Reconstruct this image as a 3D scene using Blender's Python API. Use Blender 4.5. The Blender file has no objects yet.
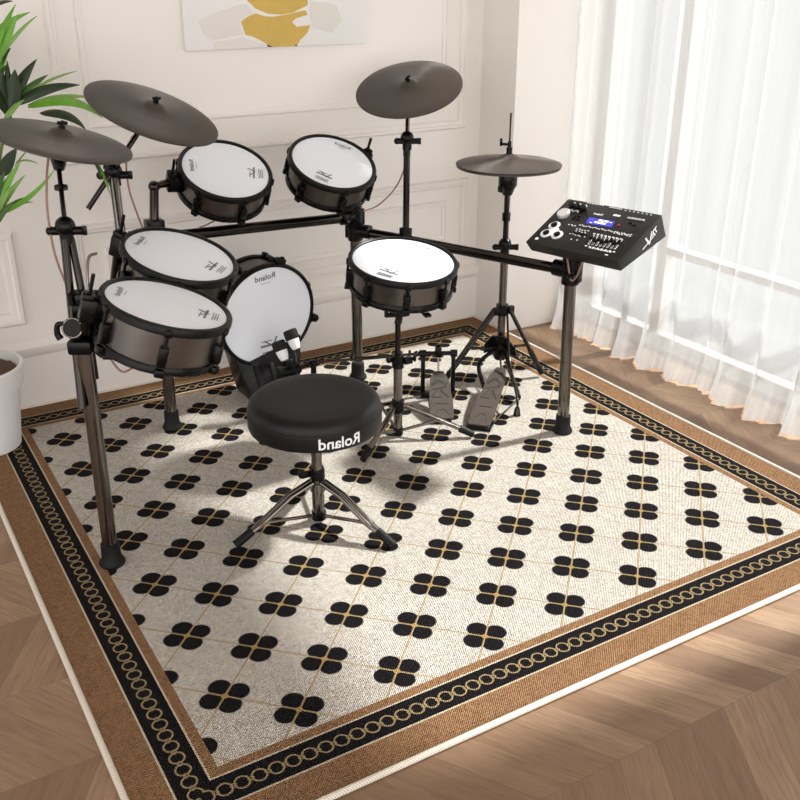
import bpy, bmesh, math, random
from mathutils import Vector as V, Matrix, Quaternion
random.seed(7)
scn = bpy.context.scene
col = scn.collection
PI = math.pi

# ------------------------------------------------------------------ materials
def lin(c):
    return tuple(((x/255)/12.92 if x/255 <= .04045 else ((x/255+.055)/1.055)**2.4) for x in c)

class NT:
    """tiny helper to write node maths as expressions"""
    def __init__(s, name):
        s.m = bpy.data.materials.new(name); s.m.use_nodes = True
        s.t = s.m.node_tree; s.t.nodes.clear()
        s.out = s.n('ShaderNodeOutputMaterial')
    def n(s, k, **kw):
        nd = s.t.nodes.new(k)
        for a, b in kw.items(): setattr(nd, a, b)
        return nd
    def link(s, a, b): s.t.links.new(a, b)
    def put(s, sock, v):
        if isinstance(v, bpy.types.NodeSocket): s.link(v, sock)
        else: sock.default_value = v
    def math(s, op, a, b=0.0, c=0.0):
        nd = s.n('ShaderNodeMath', operation=op)
        s.put(nd.inputs[0], a); s.put(nd.inputs[1], b); s.put(nd.inputs[2], c)
        return nd.outputs[0]
    def add(s, a, b): return s.math('ADD', a, b)
    def sub(s, a, b): return s.math('SUBTRACT', a, b)
    def mul(s, a, b): return s.math('MULTIPLY', a, b)
    def mn(s, a, b): return s.math('MINIMUM', a, b)
    def mx(s, a, b): return s.math('MAXIMUM', a, b)
    def ab(s, a): return s.math('ABSOLUTE', a)
    def lt(s, a, b, soft=None):
        if soft is None: return s.math('LESS_THAN', a, b)
        nd = s.n('ShaderNodeMapRange', interpolation_type='SMOOTHSTEP')
        s.put(nd.inputs[0], a); nd.inputs[1].default_value = b-soft; nd.inputs[2].default_value = b+soft
        nd.inputs[3].default_value = 1; nd.inputs[4].default_value = 0
        return nd.outputs[0]
    def hyp(s, a, b): return s.math('SQRT', s.add(s.mul(a, a), s.mul(b, b)))
    def xyz(s):
        tc = s.n('ShaderNodeTexCoord'); sp = s.n('ShaderNodeSeparateXYZ'); s.link(tc.outputs['Object'], sp.inputs[0])
        s.co = tc.outputs['Object']
        return sp.outputs
    def noise(s, scale, detail=3, vec=None, rough=.5, dist=0):
        nd = s.n('ShaderNodeTexNoise'); nd.inputs['Scale'].default_value = scale; nd.inputs['Detail'].default_value = detail
        nd.inputs['Roughness'].default_value = rough; nd.inputs['Distortion'].default_value = dist
        if vec is None:
            if not hasattr(s, 'co'): s.xyz()
            vec = s.co
        s.link(vec, nd.inputs['Vector'])
        return nd.outputs[0]
    def comb(s, x, y, z):
        nd = s.n('ShaderNodeCombineXYZ'); s.put(nd.inputs[0], x); s.put(nd.inputs[1], y); s.put(nd.inputs[2], z); return nd.outputs[0]
    def mix(s, f, a, b):
        nd = s.n('ShaderNodeMix', data_type='RGBA'); s.put(nd.inputs[0], f)
        for i, v in ((6, a), (7, b)):
            if isinstance(v, bpy.types.NodeSocket): s.link(v, nd.inputs[i])
            else: nd.inputs[i].default_value = (*v[:3], 1)
        return nd.outputs[2]
    def rng(s, v, a, b, c, d):
        nd = s.n('ShaderNodeMapRange'); s.put(nd.inputs[0], v)
        for i, x in enumerate((a, b, c, d)): s.put(nd.inputs[i+1], x)
        return nd.outputs[0]
    def bump(s, h, strength, dist=.002):
        nd = s.n('ShaderNodeBump'); nd.inputs['Strength'].default_value = strength; nd.inputs['Distance'].default_value = dist
        s.link(h, nd.inputs['Height']); return nd.outputs[0]
    def bsdf(s, color, rough=.5, metal=0., normal=None, **kw):
        p = s.n('ShaderNodeBsdfPrincipled')
        if isinstance(color, bpy.types.NodeSocket): s.link(color, p.inputs['Base Color'])
        else: p.inputs['Base Color'].default_value = (*color[:3], 1)
        s.put(p.inputs['Roughness'], rough); s.put(p.inputs['Metallic'], metal)
        if normal is not None: s.link(normal, p.inputs['Normal'])
        for k, v in kw.items(): p.inputs[k].default_value = v
        s.link(p.outputs[0], s.out.inputs[0])
        return p

def simple(name, rgb, rough=.5, metal=0., var=.12, scale=40, bump=0, bscale=300, **kw):
    t = NT(name); c = lin(rgb)
    nz = t.noise(scale)
    colr = t.mix(nz, tuple(x*(1-var) for x in c), tuple(min(1, x*(1+var)) for x in c))
    r = t.rng(nz, .3, .7, max(0, rough-.05), min(1, rough+.05))
    nrm = t.bump(t.noise(bscale, 2), bump, .001) if bump else None
    t.bsdf(colr, r, metal, nrm, **kw)
    return t.m

M = {}
M['wall'] = simple('wall_paint', (236, 230, 225), .75, 0, .015, 3, .04, 500)
M['ceiling'] = simple('ceiling_paint', (226, 221, 214), .85, 0, .015, 3)
M['frame'] = simple('window_frame_paint', (202, 200, 197), .4, 0, .02, 8)
M['blackmetal'] = simple('black_chrome', (58, 54, 51), .16, 1., .1, 12)
M['tube'] = simple('smoked_chrome_tube', (116, 111, 106), .18, 1., .08, 12)
M['chrome'] = simple('worn_chrome', (128, 122, 116), .2, 1., .1, 14)
M['plastic'] = simple('black_plastic', (8, 7, 7), .28, 0, .15, 60, **{'Specular IOR Level': .22})
M['rubber'] = simple('black_rubber', (14, 13, 13), .6, 0, .15, 60, .1, 600, **{'Specular IOR Level': .25})
M['hoop'] = simple('hoop_rubber', (9, 8, 9), .38, 0, .15, 60, **{'Specular IOR Level': .22})
M['white_print'] = simple('white_print', (236, 236, 238), .5, 0, .02)
M['grey_print'] = simple('grey_print', (120, 120, 126), .5, 0, .05)
M['logo_print'] = simple('logo_print', (66, 66, 72), .5, 0, .05)
M['black_print'] = simple('black_print', (38, 38, 42), .5, 0, .05)
M['pot'] = simple('white_ceramic', (226, 224, 224), .5, 0, .02, 6)
M['soil'] = simple('potting_soil', (92, 72, 58), .95, 0, .5, 60, .9, 90)
M['cable'] = simple('brown_cable', (146, 112, 100), .5, 0, .08)
M['module'] = simple('module_black', (22, 19, 18), .42, 0, .1, 200, .05, 900, **{'Specular IOR Level': .35})
M['pedal'] = simple('cast_pedal_metal', (98, 90, 83), .42, .6, .12, 60)
M['pedal_mark'] = simple('pedal_marking', (52, 46, 43), .5, 0, .1)
M['felt'] = simple('dark_felt', (24, 22, 21), .9, 0, .2, 300, .3, 900)
M['gold'] = simple('ochre_paint', (203, 170, 88), .8, 0, .08, 25)
M['canvas'] = simple('canvas_white', (232, 229, 226), .8, 0, .015, 20, .1, 900)
M['canvas_grey'] = simple('canvas_pale_grey', (221, 216, 210), .8, 0, .03, 20)
M['canvas_dark'] = simple('canvas_dark_spot', (70, 55, 40), .8, 0, .05, 20)
M['red'] = simple('red_button', (150, 30, 35), .4)
M['dial'] = simple('silver_dial', (205, 205, 205), .35, .3, .04)
M['stem'] = simple('plant_stem', (92, 104, 52), .6, 0, .2, 30)

def mat_leaf(name, a, b):
    t = NT(name); nz = t.noise(18, 3)
    p = t.bsdf(t.mix(nz, lin(a), lin(b)), .38)
    tr = t.n('ShaderNodeBsdfTranslucent'); tr.inputs[0].default_value = (*lin(b), 1)
    mx = t.n('ShaderNodeMixShader'); mx.inputs[0].default_value = .22
    t.link(p.outputs[0], mx.inputs[1]); t.link(tr.outputs[0], mx.inputs[2]); t.link(mx.outputs[0], t.out.inputs[0])
    return t.m
LEAF = [mat_leaf('leaf_deep_green', (24, 40, 15), (42, 64, 24)), mat_leaf('leaf_mid_green', (44, 80, 27), (70, 108, 38)),
        mat_leaf('leaf_light_green', (104, 148, 62), (146, 182, 92)), mat_leaf('leaf_bright_green', (84, 146, 34), (130, 190, 62))]

def mat_cymbal(axis):
    # turned rubber: fine concentric grooves give an hourglass sheen
    t = NT('cymbal_rubber'); t.xyz(); r = t.noise(9, 2)
    cr = t.n('ShaderNodeVectorMath', operation='CROSS_PRODUCT'); cr.inputs[0].default_value = tuple(axis); t.link(t.co, cr.inputs[1])
    p = t.bsdf(t.mix(r, lin((52, 44, 38)), lin((63, 54, 47))), .36, 0, t.bump(t.noise(700, 1), .06, .001), **{'Specular IOR Level': .55, 'Anisotropic': .85})
    t.link(cr.outputs[0], p.inputs['Tangent'])
    return t.m

def mat_shell():
    t = NT('brushed_bronze_shell'); x, y, z = t.xyz()
    nz = t.noise(1.0, 4, t.comb(t.mul(x, 6), t.mul(y, 6), t.mul(z, 420)))
    t.bsdf(t.mix(nz, lin((98, 93, 90)), lin((118, 112, 107))), t.rng(nz, .3, .7, .28, .38), 1., t.bump(nz, .03, .001))
    return t.m
M['shell'] = mat_shell()

def mat_head():
    t = NT('white_mesh_head'); x, y, z = t.xyz()
    w = t.mul(t.math('SINE', t.mul(x, 2600)), t.math('SINE', t.mul(y, 2600)))
    t.bsdf(t.mix(t.rng(w, -1, 1, .3, .7), lin((232, 236, 245)), lin((240, 243, 250))), .45, 0, t.bump(t.noise(900, 1), .03, .001))
    return t.m
M['head'] = mat_head()

def mat_vinyl():
    t = NT('black_vinyl')
    vo = t.n('ShaderNodeTexVoronoi'); t.xyz(); t.link(t.co, vo.inputs['Vector']); vo.inputs['Scale'].default_value = 420
    nz = t.noise(10)
    t.bsdf(t.mix(nz, lin((13, 11, 12)), lin((21, 19, 20))), .44, 0, t.bump(vo.outputs[0], .16, .001), **{'Specular IOR Level': .32})
    return t.m
M['vinyl'] = mat_vinyl()

def mat_screen():
    t = NT('blue_lcd'); nz = t.noise(80)
    c = t.mix(nz, lin((46, 44, 150)), lin((66, 62, 188)))
    p = t.bsdf(c, .2); t.link(c, p.inputs['Emission Color']); p.inputs['Emission Strength'].default_value = .9
    return t.m
M['screen'] = mat_screen()
def mat_glyph():
    t = NT('lcd_glyph'); nz = t.noise(80); c = t.mix(nz, (.7, .75, 1), (.85, .88, 1))
    p = t.bsdf(c, .4); t.link(c, p.inputs['Emission Color']); p.inputs['Emission Strength'].default_value = .9
    return t.m
M['glyph'] = mat_glyph()

def mat_glass():
    t = NT('window_glass'); nz = t.noise(2)
    tr = t.n('ShaderNodeBsdfTransparent'); gl = t.n('ShaderNodeBsdfGlossy'); gl.inputs['Roughness'].default_value = .02
    tr.inputs[0].default_value = (.96, .98, .98, 1)
    mx = t.n('ShaderNodeMixShader'); t.put(mx.inputs[0], t.rng(nz, 0, 1, .04, .08))
    t.link(tr.outputs[0], mx.inputs[1]); t.link(gl.outputs[0], mx.inputs[2]); t.link(mx.outputs[0], t.out.inputs[0])
    return t.m
M['glass'] = mat_glass()

def mat_sheer():
    t = NT('sheer_voile'); x, y, z = t.xyz()
    nz = t.noise(1.0, 2, t.comb(t.mul(x, 20), t.mul(y, 60), t.mul(z, 2)))
    c = t.mix(nz, lin((203, 203, 203)), lin((213, 213, 213)))
    d = t.n('ShaderNodeBsdfDiffuse'); tl = t.n('ShaderNodeBsdfTranslucent'); tr = t.n('ShaderNodeBsdfTransparent')
    t.link(c, d.inputs[0]); t.link(c, tl.inputs[0])
    a = t.n('ShaderNodeMixShader'); a.inputs[0].default_value = .23
    t.link(d.outputs[0], a.inputs[1]); t.link(tl.outputs[0], a.inputs[2])
    b = t.n('ShaderNodeMixShader')
    # the hem is doubled cloth, so less light passes there
    t.put(b.inputs[0], t.rng(z, .02, .34, .12, .60))
    t.link(a.outputs[0], b.inputs[1]); t.link(tr.outputs[0], b.inputs[2]); t.link(b.outputs[0], t.out.inputs[0])
    return t.m
M['sheer'] = mat_sheer()

U = .18                                     # rug pattern module, metres
RX0, RX1, RY0, RY1, RT = -.410, 1.860, -.258, 2.000, .009
def mat_rug():
    t = NT('woven_rug'); x, y, z = t.xyz()
    u = t.mul(x, 1/U); v = t.mul(y, 1/U)
    dx = t.mn(t.sub(u, RX0/U), t.sub(RX1/U, u)); dy = t.mn(t.sub(v, RY0/U), t.sub(RY1/U, v))
    d = t.mn(dx, dy)
    # weave
    wx = t.math('SINE', t.mul(x, 2*PI/.0062)); wy = t.math('SINE', t.mul(y, 2*PI/.0062))
    weave = t.mul(wx, wy)
    n1 = t.noise(280, 2); n2 = t.noise(60, 3)
    speck = t.add(t.add(t.mul(n1, .58), t.mul(n2, .12)), t.mul(t.rng(weave, -1, 1, 0, 1), .30))
    cream = t.mix(t.rng(speck, .36, .60, 0, 1), lin((146, 132, 118)), lin((246, 239, 228)))
    brown = t.mix(t.rng(speck, .35, .65, 0, 1), lin((98, 68, 46)), lin((186, 144, 106)))
    black = t.mix(t.rng(speck, .35, .65, 0, 1), lin((17, 14, 17)), lin((33, 29, 32)))
    gold = t.mix(n1, lin((158, 132, 88)), lin((206, 184, 140)))
    line = t.mix(n1, lin((196, 178, 150)), lin((236, 222, 196)))
    # flowers on a diagonal grid
    a = t.mul(t.sub(u, v), .70711); b = t.mul(t.add(u, v), .70711)
    fa = t.ab(t.sub(a, t.math('ROUND', a))); fb = t.ab(t.sub(b, t.math('ROUND', b)))
    pet = t.lt(t.hyp(t.sub(fa, .128), t.sub(fb, .128)), .153, .012)
    grid = t.lt(t.mn(fa, fb), .0135, .005)
    dot = t.lt(t.add(fa, fb), .062, .008)
    c = t.mix(pet, cream, black)
    c = t.mix(t.mul(grid, .9), c, gold)
    c = t.mix(dot, c, lin((184, 152, 98)))
    # border bands
    def band(c, lo, hi, colr):
        f = t.mul(t.math('GREATER_THAN', d, lo), t.math('LESS_THAN', d, hi))
        return t.mix(f, c, colr)
    c = band(c, -9, 1.06, brown); c = band(c, .905, .930, line); c = band(c, .495, .905, black); c = band(c, .47, .495, line)
    # chain
    along = t.mix(t.math('LESS_THAN', dx, dy), t.comb(u, 0, 0), t.comb(v, 0, 0))
    sp = t.n('ShaderNodeSeparateXYZ'); t.link(along, sp.inputs[0]); s = sp.outputs[0]
    e = t.sub(d, .70); P = .212
    def saw(o): return t.sub(t.math('PINGPONG', t.add(s, 20*P+o), P/2), 0)
    r1 = t.ab(t.sub(t.hyp(saw(0), e), .088)); r2 = t.ab(t.sub(t.hyp(saw(P/2), t.mul(e, 1.2)), .034))
    ch = t.mx(t.lt(r1, .0115, .005), t.mul(t.lt(r2, .009, .005), .8))
    ch = t.mul(ch, t.math('GREATER_THAN', d, .5))
    c = t.mix(t.mul(ch, .85), c, gold)
    h = t.add(weave, t.mul(n1, 2.0))
    t.bsdf(c, .95, 0, t.bump(h, .9, .003), **{'Specular IOR Level': .1})
    return t.m
M['rug'] = mat_rug()
def mat_bind():
    t = NT('rug_binding'); x, y, z = t.xyz()
    w = t.math('SINE', t.mul(t.add(x, y), 2*PI/.0062))
    t.bsdf(t.mix(t.rng(w, -1, 1, 0, 1), lin((196, 186, 170)), lin((232, 225, 213))), .9, 0, t.bump(w, .3, .0015))
    return t.m
M['bind'] = mat_bind()

def mat_floor():
    t = NT('chevron_oak'); x, y, z = t.xyz()
    W = .2875; pw = .104; slope = .60
    q = t.mul(t.sub(y, .1), 1/W); ci = t.math('FLOOR', q); fy = t.sub(q, ci)
    par = t.math('FLOORED_MODULO', ci, 2.0)
    yy = t.mul(fy, W)
    sgn = t.sub(t.mul(par, 2), 1)                       # -1 / +1
    sh = t.mul(t.mul(t.sub(yy, t.mul(par, W)), sgn), slope)
    k = t.mul(t.sub(x, sh), 1/pw)
    pi = t.math('FLOOR', k); fk = t.sub(k, pi)
    wn = t.n('ShaderNodeTexWhiteNoise', noise_dimensions='2D'); t.link(t.comb(pi, ci, 0), wn.inputs['Vector'])
    r = wn.outputs['Value']
    # grain runs along each plank
    L = math.hypot(1, slope)
    along = t.add(t.mul(y, 1/L), t.mul(t.mul(x, t.mul(sgn, slope)), 1/L))
    across = t.sub(t.mul(x, 1/L), t.mul(t.mul(y, t.mul(sgn, slope)), 1/L))
    gv = t.comb(t.add(t.mul(across, 34), t.mul(r, 37)), t.add(t.mul(along, 3.0), t.mul(r, 11)), t.mul(r, 5))
    g1 = t.noise(1.0, 6, gv, .62, .9); g2 = t.noise(4.2, 4, gv, .6)
    base = t.mix(r, lin((124, 96, 73)), lin((166, 137, 109)))
    c = t.mix(t.rng(g1, .35, .66, 0, 1), t.mix(.5, base, lin((116, 86, 64))), base)
    c = t.mix(t.rng(g2, .45, .7, 0, .5), c, lin((104, 76, 56)))
    seam = t.mx(t.lt(t.mn(fk, t.sub(1, fk)), .012), t.lt(t.mn(fy, t.sub(1, fy)), .004))
    c = t.mix(t.mul(seam, .35), c, lin((88, 62, 44)))
    h = t.sub(t.mul(g2, .3), seam)
    t.bsdf(c, t.rng(g1, .3, .7, .38, .52), 0, t.bump(h, .15, .001))
    return t.m
M['floor'] = mat_floor()

# ------------------------------------------------------------------ geometry helpers
def vec(p): return p if isinstance(p, V) else V(p)
def frame_of(axis, ref=None):
    n = vec(axis).normalized()
    r = vec(ref) if ref is not None else (V((1, 0, 0)) if abs(n.x) < .9 else V((0, 1, 0)))
    u = (r - n*r.dot(n)).normalized()
    return u, n.cross(u), n

class MB:
    def __init__(s): s.bm = bmesh.new()
    def ring(s, c, u, w, r, n): return [s.bm.verts.new(c + (u*math.cos(2*PI*i/n) + w*math.sin(2*PI*i/n))*r) for i in range(n)]
    def bridge(s, a, b):
        n = len(a)
        for i in range(n): s.bm.faces.new((a[i], a[(i+1) % n], b[(i+1) % n], b[i]))
    def tube(s, pts, r, n=14, caps=True):
        pts = [vec(p) for p in pts]; N = len(pts)
        rs = r if isinstance(r, (list, tuple)) else [r]*N
        t0 = (pts[1]-pts[0]).normalized(); u, w, _ = frame_of(t0)
        prev = None; first = None
        for i in range(N):
            t = ((pts[min(i+1, N-1)]-pts[max(i-1, 0)])).normalized()
            u = (u - t*u.dot(t)).normalized(); w = t.cross(u)
            k = s.ring(pts[i], u, w, rs[i], n)
            if prev: s.bridge(prev, k)
            else: first = k
            prev = k
        if caps: s.bm.faces.new(first[::-1]); s.bm.faces.new(prev)
        return s
    def cyl(s, a, b, r, r2=None, n=20): return s.tube([a, b], [r, r if r2 is None else r2], n)
    def lathe(s, prof, o=(0, 0, 0), axis=(0, 0, 1), n=48, closed=False):
        o = vec(o); u, w, a = frame_of(axis); prev = None; first = None
        for r, z in prof:
            k = [s.bm.verts.new(o+a*z)]*1 if r < 1e-6 else s.ring(o+a*z, u, w, r, n)
            if prev is not None: s._join(prev, k, n)
            else: first = k
            prev = k
        if closed: s._join(prev, first, n)
        else:
            if len(first) > 1: s.bm.faces.new(first[::-1])
            if len(prev) > 1: s.bm.faces.new(prev)
        return s
    def _join(s, a, b, n):
        if len(a) == 1 and len(b) == 1: return
        if len(a) == 1:
            for i in range(n): s.bm.faces.new((a[0], b[(i+1) % n], b[i]))
        elif len(b) == 1:
            for i in range(n): s.bm.faces.new((a[i], a[(i+1) % n], b[0]))
        else: s.bridge(a, b)
    def box(s, c, hx, hy, hz, bev=0, seg=2):
        """c centre, hx hy hz half-extent vectors (or floats along world axes)"""
        c = vec(c)
        if not hasattr(hx, '__len__'): hx, hy, hz = V((hx, 0, 0)), V((0, hy, 0)), V((0, 0, hz))
        hx, hy, hz = vec(hx), vec(hy), vec(hz)
        return s.hexa([c-hx-hy-hz, c+hx-hy-hz, c+hx+hy-hz, c-hx+hy-hz, c-hx-hy+hz, c+hx-hy+hz, c+hx+hy+hz, c-hx+hy+hz], bev, seg)
    def hexa(s, P, bev=0, seg=2):
        v = [s.bm.verts.new(vec(p)) for p in P]
        fs = [s.bm.faces.new([v[i] for i in f]) for f in ((3, 2, 1, 0), (4, 5, 6, 7), (0, 1, 5, 4), (1, 2, 6, 5), (2, 3, 7, 6), (3, 0, 4, 7))]
        if bev:
            ed = list({e for f in fs for e in f.edges})
            bmesh.ops.bevel(s.bm, geom=ed, offset=bev, segments=seg, affect='EDGES', profile=.5)
        return s
    def prism(s, poly, o, u, w, h):
        """poly of (a,b) in plane o+u*a+w*b, extruded by vector h"""
        o, u, w, h = vec(o), vec(u), vec(w), vec(h)
        a = [s.bm.verts.new(o+u*p+w*q) for p, q in poly]; b = [s.bm.verts.new(x.co+h) for x in a]
        s.bm.faces.new(a[::-1]); s.bm.faces.new(b); s.bridge(a, b)
        return s
    def ball(s, c, r, sc=(1, 1, 1), n=16):
        m = Matrix.Translation(vec(c)) @ Matrix.Diagonal((*[r*k for k in sc], 1))
        bmesh.ops.create_uvsphere(s.bm, u_segments=n, v_segments=n//2, radius=1, matrix=m); return s
    def torus(s, c, axis, R, r, n=32, k=10):
        u, w, a = frame_of(axis); c = vec(c); rows = []
        for i in range(n):
            th = 2*PI*i/n; d = u*math.cos(th)+w*math.sin(th)
            rows.append([s.bm.verts.new(c+d*(R+r*math.cos(2*PI*j/k))+a*r*math.sin(2*PI*j/k)) for j in range(k)])
        for i in range(n): s.bridge(rows[i], rows[(i+1) % n])
        return s
    def text(s, body, size, fn, offset=0., extrude=0., align='CENTER', shear=0.):
        cu = bpy.data.curves.new('t', 'FONT'); cu.body = body; cu.size = size; cu.offset = offset; cu.align_x = align; cu.align_y = 'CENTER'
        cu.extrude = extrude; cu.shear = shear; cu.resolution_u = 4
        o = bpy.data.objects.new('t', cu); col.objects.link(o)
        dg = bpy.context.evaluated_depsgraph_get(); dg.update()
        me = bpy.data.meshes.new_from_object(o.evaluated_get(dg))
        b2 = bmesh.new(); b2.from_mesh(me)
        bmesh.ops.subdivide_edges(b2, edges=[e for e in b2.edges if e.calc_length() > size*.25], cuts=2)
        vm = {v: s.bm.verts.new(fn(v.co.x, v.co.y)) for v in b2.verts}
        for f in b2.faces:
            try: s.bm.faces.new([vm[v] for v in f.verts])
            except ValueError: pass
        b2.free(); bpy.data.objects.remove(o); bpy.data.curves.remove(cu); bpy.data.meshes.remove(me)
        return s
    def build(s, name, mat, parent=None, at=None, smooth=True, ang=38):
        root = parent
        while root is not None and root.parent is not None: root = root.parent
        off = root.location.copy() if root is not None else (vec(at) if at is not None else V((0, 0, 0)))
        bmesh.ops.recalc_face_normals(s.bm, faces=s.bm.faces)
        for v in s.bm.verts: v.co -= off
        me = bpy.data.meshes.new(name); s.bm.to_mesh(me); s.bm.free()
        if smooth:
            me.polygons.foreach_set('use_smooth', [True]*len(me.polygons)); me.set_sharp_from_angle(angle=math.radians(ang))
        me.materials.append(M[mat] if isinstance(mat, str) else mat)
        o = bpy.data.objects.new(name, me); col.objects.link(o)
        if root is None: o.location = off
        else: o.parent = parent
        return o

def tag(o, label, cat, group=None):
    o['label'] = label; o['category'] = cat
    if group: o['group'] = group
    return o
def thing(name, loc, label, cat, group=None):
    o = bpy.data.objects.new(name, None); o.empty_display_size = .05; col.objects.link(o); o.location = vec(loc)
    return tag(o, label, cat, group)
def struct(o): o['kind'] = 'structure'; return o
def bez(p0, p1, p2, n=10):
    p0, p1, p2 = vec(p0), vec(p1), vec(p2)
    return [(p0*(1-t)**2 + p1*2*t*(1-t) + p2*t*t) for t in [i/n for i in range(n+1)]]
def spline(P, n=8):
    P = [vec(p) for p in P]; Q = [P[0]*2-P[1]] + P + [P[-1]*2-P[-2]]; out = []
    for i in range(1, len(Q)-2):
        a, b, c, d = Q[i-1:i+3]
        for k in range(n):
            t = k/n; out.append(.5*((b*2)+(c-a)*t+(a*2-b*5+c*4-d)*t*t+(b*3-a-c*3+d)*t**3))
    return out+[P[-1]]

# ------------------------------------------------------------------ the room
WY, WX = 2.016, 1.872          # back wall face, pillar side face
PY, CX, GX = 1.770, 2.17, 2.36  # pillar front face, curtain line, window plane
HZ = 2.26                       # top of the window opening
struct(MB().box((-.51, 0, -.06), 2.92, 3.4, .06).build('floor', 'floor'))
struct(MB().box((-.495, WY+.06, 1.3), 2.905, .06, 1.3).build('wall_back', 'wall'))
w = MB()
w.box(((WX+2.41)/2, (PY+WY)/2, 1.3), (2.41-WX)/2, (WY-PY)/2-.0005, 1.3)          # pillar
w.box((GX+.05, (PY-.56)/2, (HZ+2.6)/2), .08, (PY+.56)/2, (2.6-HZ)/2)            # header
w.box((GX+.05, (-.56-3.4)/2, 1.3), .08, 1.42, 1.3)                              # solid wall nearer than the window
w.box((GX+.05, (PY-.56)/2, -.02), .08, (PY+.56)/2, .03)                           # threshold
struct(w.build('wall_right', 'wall'))
struct(MB().box((0, -.45, 2.66), 2.75, 2.95, .06).build('ceiling', 'ceiling'))
# baseboard with a small cap
b = MB(); b.prism([(0, 0), (.012, 0), (.012, .205), (.026, .222), (.028, .244), (.010, .262), (0, .266)], (-2.6, WY, 0), (0, -1, 0), (0, 0, 1), (2.6+WX, 0, 0))
struct(b.build('baseboard_back', 'wall'))
def frame_trim(name, x0, x1, z0, z1, wd=.034, h=.016):
    """a mitred picture-frame moulding on the back wall"""
    prof = [(0, 0), (.0, .006), (wd*.18, h), (wd*.42, h), (wd*.55, h*.55), (wd*.85, h*.5), (wd, .004), (wd, 0)]
    m = MB(); rows = []
    for (cx, cz, sx, sz) in ((x0, z0, 1, 1), (x1, z0, -1, 1), (x1, z1, -1, -1), (x0, z1, 1, -1)):
        rows.append([m.bm.verts.new((cx+sx*p, WY-q, cz+sz*p)) for p, q in prof])
    for i in range(4):
        a, c = rows[i], rows[(i+1) % 4]
        for j in range(len(prof)-1): m.bm.faces.new((a[j], a[j+1], c[j+1], c[j]))
    return struct(m.build(name, 'wall'))
n = 1
for (x0, x1, z0, z1, wd, h) in ((.080, 1.790, .885, 2.45, .036, .020), (.180, 1.690, 1.005, 2.34, .022, .014), (.068, 1.812, .33, .668, .036, .022), (.180, 1.700, .40, .578, .022, .014),
                     (-1.9, -.132, .33, .675, .05, .02), (-1.9, -.132, .895, 2.45, .03, .014)):
    frame_trim('trim_%d' % n, x0, x1, z0, z1, wd, h); n += 1
# window: frame, mullions, rails and one pane per light
wf = MB(); y0, y1 = -.56, PY
for yy in (y0+.03, y1-.03): wf.box((GX, yy, HZ/2), .03, .03, HZ/2)
for yy, hw in ((1.30, .026),): wf.box((GX, yy, HZ/2), .032, hw, HZ/2)
for zz, hh in ((.035, .025), (HZ-.03, .03), (.432, .016)): wf.box((GX, (y0+y1)/2, zz), .026, (y1-y0)/2, hh)
win = struct(wf.build('window_1', 'frame'))
for a, c in ((-.50, 1.275), (1.325, 1.72)):
    for z0, z1 in ((.055, .42), (.445, HZ-.055)):
        MB().box((GX, (a+c)/2, (z0+z1)/2), .003, (c-a)/2, (z1-z0)/2).build('pane', 'glass', win)

# sheer curtain, gathered into uneven folds, hem breaking on the floor
def curtain():
    m = MB(); ya, yb = PY-.006, -.95; NY, NZ = 760, 46; top = 2.38
    ph = [random.uniform(0, 6.28) for _ in range(8)]
    rows = []
    for j in range(NZ+1):
        f = j/NZ; z = top*(1-f)**1.0
        if f > .9: z = top*(1-f)
        row = []
        for i in range(NY+1):
            s = i/NY; y = ya+(yb-ya)*s; a = y*2*PI
            warp = .022*math.sin(a*2.1+ph[0])+.014*math.sin(a*4.7+ph[1])
            q = (y+warp)*2*PI/.145
            A = .033*(.75+.35*math.sin(a*1.3+ph[2]))
            fold = math.sin(q); fold = math.copysign(abs(fold)**.75, fold)
            x = A*fold+.007*math.sin(2.3*q+ph[3])+.010*math.sin(a*3+ph[4]+f*1.5)
            low = max(0, (f-.55)/.45)
            x -= .018*low*low + .012*low*math.sin(a*5.3+ph[5])
            yy = y + .010*math.cos(q)*(.6+.4*f)
            zz = z
            if f > .93:
                k = (f-.93)/.07
                x += .008*k*math.sin(y*2*PI/.052+ph[6]) - .026*k*k + .004*k*math.sin(y*2*PI/.023+ph[7])
                zz = max(z*(1-.0) , 0) + .005*k*(1+math.sin(y*2*PI/.071))
            x = min(x, .09)
            row.append(m.bm.verts.new((CX+x, min(yy, ya), zz+.002)))
        rows.append(row)
    for j in range(NZ):
        for i in range(NY): m.bm.faces.new((rows[j][i], rows[j][i+1], rows[j+1][i+1], rows[j+1][i]))
    o = m.build('sheer_curtain', 'sheer', at=(CX, PY-.3, 0), ang=180)
    tag(o, 'white sheer floor-length curtain gathered in folds across the sunlit window', 'curtain')
curtain()

# painting on the back wall
pt = thing('canvas_painting', (.922, WY, 1.2495), 'unframed white canvas with an ochre abstract shape hung on the panelled wall', 'painting')
FY = 1.991
MB().box((.9225, (FY+WY)/2, 1.6), .369, (WY-FY)/2-.0006, .3505, .003).build('canvas', 'canvas', pt)
def blob(name, poly, mat, e=.0012):
    m = MB(); P = [(p[0], p[1]) for p in poly]
    m.prism(P, (0, FY+.001, 0), (1, 0, 0), (0, 0, 1), (0, -.001-e, 0)); m.build(name, mat, pt, smooth=False)
blob('ochre_shape', [(.771, 1.344), (.800, 1.360), (.831, 1.370), (.868, 1.359), (.903, 1.357), (.970, 1.366), (1.033, 1.377), (1.040, 1.360), (.990, 1.349), (.975, 1.336), (.993, 1.320), (1.050, 1.323), (1.036, 1.296), (1.005, 1.272), (.990, 1.2515), (.890, 1.2515), (.867, 1.265), (.820, 1.288), (.785, 1.299)], 'gold')
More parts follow.
